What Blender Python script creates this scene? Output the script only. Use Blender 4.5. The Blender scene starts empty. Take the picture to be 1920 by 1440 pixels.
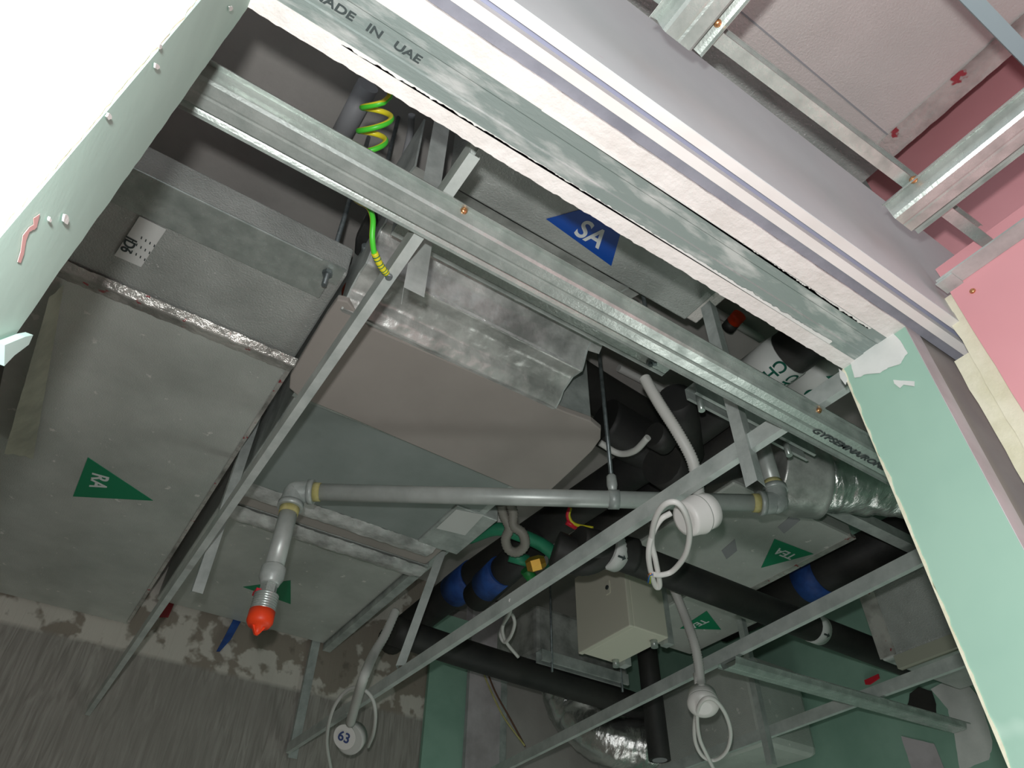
import bpy, bmesh, math, random
from mathutils import Vector, Matrix, noise as mnoise
random.seed(7)
S = bpy.context.scene
C = S.collection
EYE = Vector((0, 0, 1.5))
# ------------------------------------------------------------------ camera
F = 1356.2
YAW, PITCH, ROLL = (math.radians(a) for a in (32.95, 43.23, 1.08))
cd = bpy.data.cameras.new('camera'); cam = bpy.data.objects.new('camera', cd); C.objects.link(cam)
cd.sensor_width = 36.0; cd.lens = 36.0 * F / 1920.0; cd.clip_start = 0.02
fh = Vector((math.sin(YAW), math.cos(YAW), 0)); rt = Vector((math.cos(YAW), -math.sin(YAW), 0)); up = Vector((0, 0, 1))
fw = math.cos(PITCH) * fh + math.sin(PITCH) * up
u0 = -math.sin(PITCH) * fh + math.cos(PITCH) * up
RR = math.cos(ROLL) * rt + math.sin(ROLL) * u0
UU = -math.sin(ROLL) * rt + math.cos(ROLL) * u0
M = Matrix.Identity(4)
for i in range(3):
    M[i][0], M[i][1], M[i][2], M[i][3] = RR[i], UU[i], -fw[i], EYE[i]
cam.matrix_world = M
S.camera = cam
# ------------------------------------------------------------------ world, flash, exposure
W = bpy.data.worlds.new('world'); S.world = W; W.use_nodes = True
W.node_tree.nodes['Background'].inputs[0].default_value = (0.86, 0.93, 1.0, 1)
W.node_tree.nodes['Background'].inputs[1].default_value = 0.6
fl = bpy.data.lights.new('camera_flash', 'POINT'); fl.energy = 36; fl.shadow_soft_size = 0.012; fl.color = (1, 1, 0.985)
flo = bpy.data.objects.new('camera_flash', fl); C.objects.link(flo)
wl = bpy.data.lights.new('fill_light', 'POINT'); wl.energy = 15; wl.shadow_soft_size = 0.3; wl.color = (0.97, 1, 0.97)  # added unseen fill light that lifts the far end of the wet room
wlo = bpy.data.objects.new('fill_light', wl); C.objects.link(wlo); wlo.location = (2.0, 1.55, 0.5)
flo.location = EYE - RR * 0.016 + UU * 0.066
S.view_settings.view_transform = 'Standard'; S.view_settings.look = 'None'
S.view_settings.gamma = 1.0; S.view_settings.use_curve_mapping = False
S.view_settings.exposure = 0.0

# ------------------------------------------------------------------ measuring helpers
def at(px, py, r=None, x=None, y=None):
    """point of the place on a level r above the eye, or on the plane x / y, in a sight line taken from the photograph"""
    d = RR * (px - 960) - UU * (py - 720) + fw * F
    k = r / d.z if r is not None else (x / d.x if x is not None else y / d.y)
    return EYE + d * k
def Z(r): return 1.5 + r
V = Vector

# ------------------------------------------------------------------ materials
def lin(h):
    h = h.lstrip('#'); o = []
    for i in (0, 2, 4):
        c = int(h[i:i + 2], 16) / 255
        o.append(c / 12.92 if c <= 0.04045 else ((c + 0.055) / 1.055) ** 2.4)
    return (*o, 1)
def mat(name, col, metal=0.0, rough=0.6, var=None, vscale=6, vdet=6, vlo=0.4, vhi=0.65, spots=None, sscale=30, slo=0.7, shi=0.74,
        bump=0, bscale=40, bdet=4, bkind='noise', stretch=(1, 1, 1), spec=0.5, rvar=0.0, coat=0):
    m = bpy.data.materials.new(name); m.use_nodes = True; nt = m.node_tree; N = nt.nodes; L = nt.links
    b = N['Principled BSDF']; b.inputs['Metallic'].default_value = metal; b.inputs['Roughness'].default_value = rough
    b.inputs['Specular IOR Level'].default_value = spec
    b.inputs['Coat Weight'].default_value = coat
    tc = N.new('ShaderNodeTexCoord'); mp = N.new('ShaderNodeMapping'); mp.inputs['Scale'].default_value = stretch
    L.new(tc.outputs['Object'], mp.inputs[0])
    cur = None
    def tex(scale, det, kind='noise'):
        if kind == 'voronoi':
            t = N.new('ShaderNodeTexVoronoi'); t.inputs['Scale'].default_value = scale; L.new(mp.outputs[0], t.inputs['Vector']); return t.outputs['Distance']
        if kind == 'cell':
            t = N.new('ShaderNodeTexVoronoi'); t.inputs['Scale'].default_value = scale; L.new(mp.outputs[0], t.inputs['Vector']); return t.outputs['Color']
        t = N.new('ShaderNodeTexNoise'); t.inputs['Scale'].default_value = scale; t.inputs['Detail'].default_value = det
        t.inputs['Roughness'].default_value = 0.6
        L.new(mp.outputs[0], t.inputs['Vector']); return t.outputs['Fac']
    def ramp(fac, lo, hi):
        r = N.new('ShaderNodeMapRange'); r.inputs['From Min'].default_value = lo; r.inputs['From Max'].default_value = hi
        L.new(fac, r.inputs['Value']); return r.outputs[0]
    def mixc(fac, a, c2):
        mx = N.new('ShaderNodeMix'); mx.data_type = 'RGBA'; L.new(fac, mx.inputs['Factor'])
        if isinstance(a, tuple): mx.inputs['A'].default_value = a
        else: L.new(a, mx.inputs['A'])
        mx.inputs['B'].default_value = c2; return mx.outputs['Result']
    c = lin(col)
    if var:
        f = ramp(tex(vscale, vdet), vlo, vhi); cur = mixc(f, c, lin(var))
        if rvar:
            r = N.new('ShaderNodeMapRange'); r.inputs['To Min'].default_value = rough - rvar; r.inputs['To Max'].default_value = rough + rvar
            L.new(f, r.inputs['Value']); L.new(r.outputs[0], b.inputs['Roughness'])
    if spots:
        f = ramp(tex(sscale, 3), slo, shi); cur = mixc(f, cur if cur else c, lin(spots))
    if cur: L.new(cur, b.inputs['Base Color'])
    else: b.inputs['Base Color'].default_value = c
    if bump:
        bp = N.new('ShaderNodeBump'); bp.inputs['Strength'].default_value = bump; bp.inputs['Distance'].default_value = 0.004
        L.new(tex(bscale, bdet, bkind), bp.inputs['Height']); L.new(bp.outputs[0], b.inputs['Normal'])
    return m
galv = mat('galvanised_steel', '#c9d1cc', 0.5, 0.30, '#a3ada8', 25, 5, 0.35, 0.7, bump=0.12, bscale=160, rvar=0.06)
galv_light = mat('pale_galvanised_steel', '#d3dad6', 0.2, 0.36, '#b4bdb9', 14, 6, 0.4, 0.7, bump=0.1, bscale=150)
galv_dull = mat('dull_galvanised_steel', '#ccd3cf', 0.2, 0.42, '#959d9a', 12, 6, 0.35, 0.7, bump=0.1, bscale=120, rvar=0.08)
track_m = mat('plaster_smeared_steel', '#8d9a96', 0.3, 0.45, '#c9cdca', 18, 8, 0.5, 0.66, bump=0.15, bscale=90, stretch=(0.5, 2, 1))
alu = mat('aluminium_faced_board', '#d3d7d1', 0.15, 0.42, '#b3b8b2', 3, 7, 0.35, 0.7, spots='#ecebe6', sscale=22, slo=0.66, shi=0.70, bump=0.35, bscale=260, bdet=2, rvar=0.07)
alu_sh = mat('painted_sparkle_aluminium_facing', '#c6cac6', 0.22, 0.34, '#a6aaa6', 6, 6, 0.35, 0.7, spots='#f4f4f2', sscale=150, slo=0.69, shi=0.73, bump=0.6, bscale=220, bdet=3, rvar=0.05)  # white specks put the facing's sparkle into its colour
alu_pink = mat('aluminium_facing_of_corridor_duct', '#e6e0dc', 0.25, 0.34, '#d8d1cd', 4, 5, 0.35, 0.7, spots='#ffffff', sscale=170, slo=0.71, shi=0.74, bump=0.35, bscale=230, bdet=3)  # pink wall's reflection and sparkle put into base colour and specks
foil = mat('crumpled_foil', '#f2f4f2', 0.3, 0.18, '#a8aaa8', 8, 4, bump=0.9, bscale=38, bdet=6, stretch=(1, 1, 1))
flex_foil = mat('wrinkled_flexible_duct_foil', '#e6e6e4', 0.93, 0.2, '#c9cac8', 9, 4, bump=1.0, bscale=30, bdet=6, stretch=(2.2, 0.8, 0.8))
foil_soft = mat('smooth_foil_wrap', '#dcdeda', 0.4, 0.34, '#9c9f9b', 9, 5, bump=0.45, bscale=26, bdet=4)
tape_m = mat('foil_tape_with_red_print', '#dedcd6', 0.4, 0.22, '#9a9994', 8, 4, spots='#b55058', sscale=24, slo=0.62, shi=0.66, bump=0.8, bscale=70, bdet=4)
flap_m = mat('creased_dusty_foil', '#c9c8b6', 0.2, 0.5, '#a6a698', 8, 5, bump=0.6, bscale=16, bdet=4)
gyp = mat('gypsum_board_white', '#e9e7e4', 0, 0.75, '#dddad6', 5, 4, bump=0.05, bscale=60)
gyp_cut = mat('cut_gypsum_edge', '#e6e3df', 0, 0.9, '#dad6d1', 18, 6, bump=0.5, bscale=90)
gyp_grey = mat('gypsum_board_grey_paper', '#d6dddd', 0, 0.7, '#ccd3d4', 3, 4, spots='#cfcfd2', sscale=14, slo=0.70, shi=0.73)
gyp_mauve = mat('gypsum_board_mauve_paper', '#cbc5c8', 0, 0.75, '#a59e9f', 4, 5)
gyp_mauve_dk = mat('gypsum_board_darker_paper', '#a29a96', 0, 0.8, '#aea7a0', 6, 5, spots='#b9b3aa', sscale=9, slo=0.66, shi=0.70)  # darker grey-brown paper with random lighter spots
green_b = mat('green_moisture_board', '#a2c6b4', 0, 0.62, '#9abfae', 4, 4, spots='#b3d2c2', sscale=7, slo=0.66, shi=0.72)
green_grey = mat('greyed_green_board', '#b4d2c6', 0, 0.7, '#abc8bd', 6, 5, bump=0.05)
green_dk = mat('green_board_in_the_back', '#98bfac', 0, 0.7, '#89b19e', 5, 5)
pink_b = mat('pink_fire_board', '#e9a7ad', 0, 0.65, '#e39fa5', 3, 3)
plaster = mat('filler_plaster', '#e4e6e2', 0, 0.85, '#d7dad6', 12, 5, bump=0.15, bscale=50)
cream = mat('torn_cream_board_edge', '#e9e6cf', 0, 0.9, '#dcd9bd', 20, 6, bump=0.4, bscale=70)
conc = mat('slab_concrete', '#c2beb9', 0, 0.85, '#aaa6a2', 3, 8, 0.35, 0.68, bump=0.3, bscale=30)
floor_m = mat('floor_concrete', '#96928c', 0, 0.85, '#85817b', 2, 6)
rubber = mat('black_pipe_insulation', '#262626', 0, 0.6, '#33322f', 6, 5, bump=0.3, bscale=40)
white_pl = mat('white_plastic', '#f1eeea', 0, 0.42, coat=0.1)
grey_pl = mat('grey_white_plastic_conduit', '#cfcfca', 0, 0.5)
panel_m = mat('grey_insulation_sheet', '#aca59f', 0, 0.8, '#a39c96', 2.5, 6)
box_m = mat('beige_powder_coat', '#eae8d6', 0, 0.45, bump=0.05, bscale=200)
orange = mat('orange_plastic', '#ff4a1e', 0, 0.45)
steel = mat('zinc_rod', '#8d9698', 0.6, 0.4, '#6c7476', 40, 3)
brass = mat('brass_screw', '#d9a070', 0.9, 0.3)
brass_v = mat('brass_valve', '#b9903c', 0.7, 0.4)
blue_st = mat('blue_sticker', '#0e4fb0', 0, 0.4)
green_st = mat('green_sticker', '#0a8a5e', 0, 0.4)
white_st = mat('white_label', '#dcdedb', 0, 0.5)
ink = mat('dark_print', '#3a4444', 0, 0.6)
ink_green = mat('green_print', '#0d6b57', 0, 0.6)
ink_blue = mat('blue_ink', '#3d4f86', 0, 0.6)
white_ink = mat('white_print', '#e8ecea', 0, 0.5)
red = mat('red_plastic', '#d8263a', 0, 0.5)
red_dull = mat('red_paint', '#8a2b30', 0, 0.7)
blue_tape = mat('blue_film', '#2a55a0', 0, 0.6, '#1f4080', 20, 3)
yel = mat('yellow_insulation', '#d8d02c', 0, 0.45)
yg_stripe = None
grn = mat('green_insulation', '#3cc13a', 0, 0.45)
ppr = mat('green_plastic_pipe', '#2f8e6a', 0, 0.5, '#277d5c', 8, 3)
hemp = mat('yellowed_hemp_joint', '#b3ab6c', 0, 0.7, '#c9c28b', 40, 4)
teal_m = mat('teal_reflection_steel', '#8fb0b4', 0.4, 0.4)  # teal reflection put into the steel's base colour
gap_m = mat('bluish_reflection_stud_metal', '#a9aec6', 0.5, 0.4)  # bluish reflection on the stud put into its base colour
pvc_grey = mat('grey_pvc', '#9c9da0', 0, 0.5)
flex_grey = mat('grey_corrugated_hose', '#8f8d84', 0, 0.55)
clear = mat('hanging_clear_plastic', '#c9cdc9', 0.3, 0.25, bump=0.5, bscale=20)

def back_wall_mat():
    m = bpy.data.materials.new('back_wall_render'); m.use_nodes = True; nt = m.node_tree; N = nt.nodes; L = nt.links
    b = N['Principled BSDF']; b.inputs['Roughness'].default_value = 0.9
    tc = N.new('ShaderNodeTexCoord')
    def tex(scale, stretch, det=6, warp=None):
        mp = N.new('ShaderNodeMapping'); mp.inputs['Scale'].default_value = stretch; L.new(tc.outputs['Object'], mp.inputs[0])
        t = N.new('ShaderNodeTexNoise'); t.inputs['Scale'].default_value = scale; t.inputs['Detail'].default_value = det
        t.inputs['Distortion'].default_value = warp or 0
        L.new(mp.outputs[0], t.inputs['Vector']); return t.outputs['Fac']
    def rng(f, lo, hi):
        r = N.new('ShaderNodeMapRange'); r.inputs['From Min'].default_value = lo; r.inputs['From Max'].default_value = hi; L.new(f, r.inputs['Value']); return r.outputs[0]
    def mix(f, a, c2):
        x = N.new('ShaderNodeMix'); x.data_type = 'RGBA'; L.new(f, x.inputs['Factor'])
        for s, v in (('A', a), ('B', c2)):
            if isinstance(v, tuple): x.inputs[s].default_value = v
            else: L.new(v, x.inputs[s])
        return x.outputs['Result']
    sep = N.new('ShaderNodeSeparateXYZ'); L.new(tc.outputs['Object'], sep.inputs[0])
    upper = mix(rng(tex(5.5, (1, 1, 1), 4), 0.50, 0.53), lin('#988f83'), lin('#d3cec4'))
    upper = mix(rng(tex(14, (1, 1, 1), 5), 0.6, 0.7), upper, lin('#7d756b'))
    scratch = tex(30, (1.6, 1, 0.16), 4, 1.6)
    lower = mix(rng(scratch, 0.35, 0.7), lin('#8f8b84'), lin('#b0aca5'))
    lower = mix(rng(tex(2.5, (1, 1, 1), 6), 0.45, 0.75), lower, lin('#96928b'))
    f = rng(sep.outputs['Z'], Z(1.09), Z(1.11))
    L.new(mix(f, lower, upper), b.inputs['Base Color'])
    bp = N.new('ShaderNodeBump'); bp.inputs['Strength'].default_value = 0.6; bp.inputs['Distance'].default_value = 0.006
    L.new(scratch, bp.inputs['Height']); L.new(bp.outputs[0], b.inputs['Normal'])
    return m
backw = back_wall_mat()

def stripe_mat():
    m = bpy.data.materials.new('yellow_green_insulation'); m.use_nodes = True; nt = m.node_tree; N = nt.nodes; L = nt.links
    b = N['Principled BSDF']; b.inputs['Roughness'].default_value = 0.4
    uv = N.new('ShaderNodeUVMap'); sep = N.new('ShaderNodeSeparateXYZ'); L.new(uv.outputs[0], sep.inputs[0])
    r = N.new('ShaderNodeValToRGB'); r.color_ramp.interpolation = 'CONSTANT'
    r.color_ramp.elements[0].color = lin('#4fd03a'); r.color_ramp.elements[1].position = 0.45; r.color_ramp.elements[1].color = lin('#e6d82e')
    L.new(sep.outputs['X'], r.inputs[0]); L.new(r.outputs[0], b.inputs['Base Color'])
    return m
earth = stripe_mat()

# ------------------------------------------------------------------ mesh helpers
class MB:
    def __init__(s): s.v = []; s.f = []; s.sm = []; s.uv = {}
    def add(s, vs, fs, smooth=False):
        b = len(s.v); s.v += [V(p) for p in vs]
        for f in fs: s.f.append([i + b for i in f]); s.sm.append(smooth)
        return s
    def box(s, lo, hi):
        (a, b, c), (d, e, f) = lo, hi
        a, d = min(a, d), max(a, d); b, e = min(b, e), max(b, e); c, f = min(c, f), max(c, f)
        return s.add([(a, b, c), (d, b, c), (d, e, c), (a, e, c), (a, b, f), (d, b, f), (d, e, f), (a, e, f)],
                     [(0, 3, 2, 1), (4, 5, 6, 7), (0, 1, 5, 4), (1, 2, 6, 5), (2, 3, 7, 6), (3, 0, 4, 7)])
    def prism(s, pts, d, smooth=False):
        """closed polygon pts pushed along d"""
        n = len(pts); d = V(d); a = [V(p) for p in pts]
        nrm = V((0, 0, 0))
        for i in range(n): nrm += a[i].cross(a[(i + 1) % n])
        if nrm.dot(d) > 0: a.reverse()
        s.add(a + [p + d for p in a], [list(range(n)), list(range(2 * n - 1, n - 1, -1))])
        b = len(s.v) - 2 * n
        for i in range(n):
            j = (i + 1) % n; s.f.append([b + j, b + i, b + n + i, b + n + j]); s.sm.append(smooth)
        return s
    def profile(s, pl, t, origin, U, Wv, A, length):
        """open sheet-metal profile pl [(u,w)] of thickness t swept along A"""
        origin, U, Wv, A = V(origin), V(U), V(Wv), V(A).normalized()
        n = len(pl); off = []
        for i in range(n):
            d = V((0, 0))
            for k in (i - 1, i):
                if 0 <= k < n - 1:
                    e = V((pl[k + 1][0] - pl[k][0], pl[k + 1][1] - pl[k][1])).normalized(); d += V((-e.y, e.x))
            d = d.normalized() * t if d.length > 1e-6 else V((0, t)); off.append((pl[i][0] + d.x, pl[i][1] + d.y))
        for i in range(n - 1):
            q = [pl[i], pl[i + 1], off[i + 1], off[i]]
            s.prism([origin + U * a + Wv * b for a, b in q], A * length)
        return s
    def tube(s, pts, r, seg=12, smooth=True, cap=True, rf=None, twist=0):
        pts = [V(p) for p in pts]; n = len(pts); T = []
        for i in range(n):
            T.append((pts[min(i + 1, n - 1)] - pts[max(i - 1, 0)]).normalized())
        ref = V((0, 0, 1)) if abs(T[0].z) < 0.9 else V((1, 0, 0))
        nn = (ref - T[0] * ref.dot(T[0])).normalized(); b = len(s.v); vs = []
        for i in range(n):
            nn = (nn - T[i] * nn.dot(T[i])).normalized(); bb = T[i].cross(nn)
            rad = rf(i) if rf else r
            for k in range(seg):
                a = 2 * math.pi * k / seg + twist * i
                vs.append(pts[i] + (nn * math.cos(a) + bb * math.sin(a)) * rad)
        s.v += vs
        for i in range(n - 1):
            for k in range(seg):
                k2 = (k + 1) % seg
                s.f.append([b + i * seg + k, b + i * seg + k2, b + (i + 1) * seg + k2, b + (i + 1) * seg + k]); s.sm.append(smooth)
                s.uv[len(s.f) - 1] = [(k / seg, 0), ((k + 1) / seg, 0), ((k + 1) / seg, 1), (k / seg, 1)]
        if cap:
            s.f.append([b + k for k in range(seg - 1, -1, -1)]); s.sm.append(False)
            s.f.append([b + (n - 1) * seg + k for k in range(seg)]); s.sm.append(False)
        return s
    def lathe(s, prof, o, A, seg=24, smooth=True):
        """prof [(distance along A, radius)]"""
        o, A = V(o), V(A).normalized()
        ref = V((0, 0, 1)) if abs(A.z) < 0.9 else V((1, 0, 0)); u = (ref - A * ref.dot(A)).normalized(); w = A.cross(u); b = len(s.v)
        for d, r in prof:
            for k in range(seg):
                a = 2 * math.pi * k / seg; s.v.append(o + A * d + (u * math.cos(a) + w * math.sin(a)) * max(r, 1e-5))
        for i in range(len(prof) - 1):
            for k in range(seg):
                k2 = (k + 1) % seg; s.f.append([b + i * seg + k, b + i * seg + k2, b + (i + 1) * seg + k2, b + (i + 1) * seg + k]); s.sm.append(smooth)
        s.f.append([b + k for k in range(seg - 1, -1, -1)]); s.sm.append(False)
        s.f.append([b + (len(prof) - 1) * seg + k for k in range(seg)]); s.sm.append(False)
        return s
    def grid(s, fn, nu, nv, smooth=True):
        b = len(s.v)
        for i in range(nu + 1):
            for j in range(nv + 1): s.v.append(V(fn(i / nu, j / nv)))
        for i in range(nu):
            for j in range(nv):
                a = b + i * (nv + 1) + j; s.f.append([a, a + nv + 1, a + nv + 2, a + 1]); s.sm.append(smooth)
        return s
    def build(s, name, m, parent=None, bevel=0, wn=False):
        me = bpy.data.meshes.new(name)
        off = wloc(parent) if parent else V((0, 0, 0))
        me.from_pydata([v - off for v in s.v], [], s.f)
        for p, sm in zip(me.polygons, s.sm): p.use_smooth = sm
        if s.uv:
            ul = me.uv_layers.new(name='UVMap')
            for fi, q in s.uv.items():
                for li, c in zip(me.polygons[fi].loop_indices, q): ul.data[li].uv = c
        me.materials.append(m); me.update()
        o = bpy.data.objects.new(name, me); C.objects.link(o)
        if parent: o.parent = parent
        if bevel:
            md = o.modifiers.new('bevel', 'BEVEL'); md.width = bevel; md.segments = 2; md.limit_method = 'ANGLE'; md.angle_limit = 0.7
        return o
def wloc(o):
    l = V((0, 0, 0))
    while o: l += o.location; o = o.parent
    return l
def tag(o, label=None, cat=None, group=None, kind=None):
    for k, v in (('label', label), ('category', cat), ('group', group), ('kind', kind)):
        if v: o[k] = v
    return o
def thing(name, label, cat, loc, group=None):
    o = bpy.data.objects.new(name, None); C.objects.link(o); o.location = loc; o.empty_display_size = 0.05
    return tag(o, label, cat, group)
def struct(name, mb, m, bevel=0): return tag(mb.build(name, m, None, bevel), kind='structure')
def curve_pts(pts, n=10):
    pts = [V(p) for p in pts]; P = [pts[0] * 2 - pts[1]] + pts + [pts[-1] * 2 - pts[-2]]; out = []
    for i in range(1, len(P) - 2):
        for k in range(n):
            t = k / n; a, b, c, d = P[i - 1:i + 3]
            out.append(0.5 * (2 * b + (c - a) * t + (2 * a - 5 * b + 4 * c - d) * t * t + (3 * b - a - 3 * c + d) * t ** 3))
    return out + [pts[-1]]
def lettering(text, centre, along, normal, size, m, parent, name='lettering', squeeze=1.0, shear=0.0):
    """text lying on a surface: along = reading direction, normal = towards the reader"""
    u = V(along).normalized(); n = V(normal).normalized(); u = (u - n * u.dot(n)).normalized(); v = n.cross(u)
    c = bpy.data.curves.new(name, 'FONT'); c.body = text; c.size = size; c.align_x = 'CENTER'; c.align_y = 'CENTER'; c.extrude = 0.0003
    c.shear = shear; c.offset = size * .02
    c.materials.append(m); o = bpy.data.objects.new(name, c); C.objects.link(o)
    off = wloc(parent) if parent else V((0, 0, 0)); p = V(centre) - off + n * 0.0012
    mm = Matrix.Identity(4)
    for i in range(3): mm[i][0], mm[i][1], mm[i][2], mm[i][3] = u[i] * squeeze, v[i], n[i], p[i]
    me = bpy.data.meshes.new_from_object(o); me.name = name; bpy.data.objects.remove(o); o = bpy.data.objects.new(name, me); C.objects.link(o)
    o.parent = parent; o.matrix_local = mm
    return o
def wrap(o, text, p, A, nd, r, size, m, parent, name='lettering', off=(0, 0)):
    '''lettering (or the outline text of points) bent round a pipe of radius r at p'''
    A = V(A).normalized(); nd = V(nd); nd = (nd - A * nd.dot(A)).normalized(); v = nd.cross(A); base = wloc(parent)
    if isinstance(text, str):
        q = lettering(text, (0, 0, 0), (1, 0, 0), (0, 0, 1), size, m, parent, name); q.matrix_local = Matrix.Identity(4); me = q.data
    else:
        me = bpy.data.meshes.new(name); n = len(text)
        me.from_pydata([(a, b, 0) for a, b in text], [], [list(range(n))]); me.materials.append(m)
        q = bpy.data.objects.new(name, me); C.objects.link(q); q.parent = parent
    bm = bmesh.new(); bm.from_mesh(me)
    for k in range(2): bmesh.ops.subdivide_edges(bm, edges=[e for e in bm.edges if e.calc_length() > .006], cuts=1)
    for w in bm.verts:
        a, b = w.co.x + off[0], w.co.y + off[1]; th = b / r
        w.co = p - base + A * a + (nd * math.cos(th) + v * math.sin(th)) * (r + .0008)
    bm.to_mesh(me); bm.free(); return q
DOWN = V((0, 0, -1)); X = V((1, 0, 0)); Y = V((0, 1, 0)); ZU = V((0, 0, 1))
def plate(pts, n, t=0.0012): return MB().prism([V(p) + V(n).normalized() * 0.0005 for p in pts], V(n).normalized() * t)
def ragged(a, b, amp, n, axis, seed=0):
    """points from a to b with a torn wobble along axis"""
    out = []; a = V(a); b = V(b)
    for i in range(n + 1):
        t = i / n; w = mnoise.noise(V((t * n * 0.37, seed * 7.3, 1.7))) + 0.6 * mnoise.noise(V((t * n * 1.1, seed * 3.1, 5.2)))
        out.append(a.lerp(b, t) + V(axis) * (w * amp))
    return out

# ================================================================== the setting
SL = 1.75; H = 0.78
YF, YN, YH = 0.383, 0.265, 0.276             # far and near faces of the partition the camera looks through
XL, XR = -0.081, 0.85             # its two jambs
YB = 3.0                          # back wall
struct('floor', MB().box((-2.5, -2.5, -0.05), (4.2, 4.0, 0)), floor_m)
struct('ceiling', MB().box((-2.5, -2.5, Z(SL)), (4.2, 4.0, Z(SL) + 0.15)), conc)
struct('wall_back', MB().box((-1.2, YB, 0), (1.51, YB + 0.15, Z(SL))), backw)
struct('wall_back_recess', MB().box((1.51, 3.18, 0), (3.2, 3.3, Z(SL))), conc)
struct('wall_left', MB().box((-0.75, YF, 0), (-0.65, YB, Z(SL))), conc)
struct('trim_1', MB().box((1.51, YB - 0.02, 0), (1.71, YB + 0.02, Z(1.6))), green_dk)
struct('trim_2', MB().box((1.71, YB - 0.045, 0), (1.885, YB + 0.02, Z(1.73))), gyp_mauve)
struct('trim_3', MB().box((1.887, YB - 0.03, 0), (1.93, YB + 0.02, Z(1.7))), galv_dull)

# partition: left pier
zt = Z(1.09)
jl = [(XL, YN + 0.001, 0), (XL, YN + 0.001, zt)] + [tuple(p) for p in reversed(ragged((XL, YF, 0.9), (XL, YF, zt), 0.0028, 150, (0, 1, 0), 3))] + [(XL, YF, 0)]
struct('trim_4', MB().prism(jl, (-0.012, 0, 0)), green_grey)
struct('wall_front', MB().box((-2.2, YN, 0), (XL - 0.004, YN + 0.0125, zt)), gyp)
fr = ragged((XL - 0.004, YN + 0.0002, 1.4), (XL - 0.004, YN + 0.0002, zt), 0.0013, 260, (1, 0, 0), 9)
struct('trim_5', MB().prism([(XL - 0.02, YN, 1.4), (XL - 0.02, YN, zt)] + [tuple(p + V((0.003, -0.0012, 0))) for p in reversed(fr)], (0, 0.006, 0)), cream)
struct('wall_front_far', MB().box((-0.75, YF - 0.0125, 0), (XL - 0.014, YF, zt)), green_grey)
for k, (px, py, w) in enumerate(((296, 85, 5), (290, 122, 7), (430, 14, 5), (120, 410, 8), (88, 410, 4), (200, 215, 6))):
    sm = [at(px + w * math.cos(a) * (.4 + .6 * random.random()), py + 1.5 * w * math.sin(a) * (.4 + .6 * random.random()), x=XL + .0005) for a in [i * .7 for i in range(9)]]
    tag(plate(sm, X, .001).build('trim_%d' % (30 + k), plaster, None), kind='structure')
for k, pts in enumerate((((30, 490), (36, 470), (40, 440), (52, 425), (60, 420), (62, 428), (52, 434), (46, 450), (42, 475), (36, 492)), ((60, 408), (72, 400), (66, 425), (61, 430)))):
    tag(plate([at(a, b, x=XL) for a, b in pts], X, .0002).build('trim_%d' % (40 + k), mat('red_pencil', '#cfa09c', 0, .8), None), kind='structure')
p = [at(a, b, x=XL + .002) for a, b in ((-10, 640), (30, 625), (46, 622), (38, 640), (10, 660), (-10, 680))]
tag(plate(p, X, .004).build('trim_43', mat('torn_paper_tongue', '#c4e4dc', 0, .8), None), kind='structure')
# head above the opening
zh = Z(H)
far = ragged((XL, YF, zh), (XR + 0.02, YF - 0.001, zh), 0.0014, 220, (0, 1, 0), 5)
struct('wall_head_far', MB().prism([(XR + 0.02, 0.360, zh), (XL, 0.360, zh)] + [tuple(p) for p in far], (0, 0, zt - zh)), gyp_cut)
nearp = ragged((XL, YH, zh), (XR + 0.02, YH, zh), 0.0012, 60, (0, 1, 0), 8)
struct('wall_head_near', MB().prism([(XR + 0.02, 0.304, zh), (XL, 0.304, zh)] + [tuple(p) for p in nearp], (0, 0, zt - zh)), gyp_cut)
struct('trim_6', MB().box((XL, 0.2622, zh + 0.003), (1.4, YH - 0.0005, zt)), mat('dark_grey_gap_strip', '#8d8f99', 0, .85, '#7c7e88', 14, 5, bump=.3))  # dark grey strip filling the gap between head and boards
struct('trim_7', MB().box((-2.2, 0.249, zh), (1.4, 0.2618, zt)), gyp)
struct('trim_8', MB().box((-2.2, 0.240, zh + 0.012), (1.4, 0.2488, zt)), gap_m)
g = MB().box((-2.2, 0.227, zh), (1.4, 0.2398, zt))
struct('trim_9', g, gyp_grey)
struct('trim_10', MB().box((-2.2, 0.2262, zh), (1.4, 0.2271, zh + 0.018)), gyp_grey)
struct('trim_11', MB().box((-2.2, 0.2269, zh - 0.0006), (1.4, 0.2399, zh)), gyp)
# right pier
jr = [(XR, YH, 0), (XR, YH, zh)] + [tuple(p) for p in reversed(ragged((XR, YF, 0.8), (XR, YF, zh), 0.003, 80, (0, 1, 0), 12))] + [(XR, YF, 0)]
struct('trim_12', MB().prism(jr, (0.0125, 0, 0)), green_b)
struct('trim_13', MB().box((XR + 0.0005, YH - 0.0008, 0), (XR + 0.036, YH + 0.012, zh + 0.03)), gyp_mauve)
struct('wall_front_right', MB().box((XR + 0.0365, YH + 0.004, 0), (1.5, YH + 0.02, zt)), gyp_mauve_dk)
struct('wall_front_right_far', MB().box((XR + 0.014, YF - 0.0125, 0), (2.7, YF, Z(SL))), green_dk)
ce = ragged((XR - 0.001, YF - 0.002, 1.3), (XR - 0.001, YF - 0.002, zh), 0.0025, 120, (0, 1, 0), 2)
struct('trim_14', MB().prism([(XR - 0.001, YF + 0.001, 1.3), (XR - 0.001, YF + 0.001, zh)] + [tuple(p) for p in reversed(ce)], (0.01, 0, 0)), cream)
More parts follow.
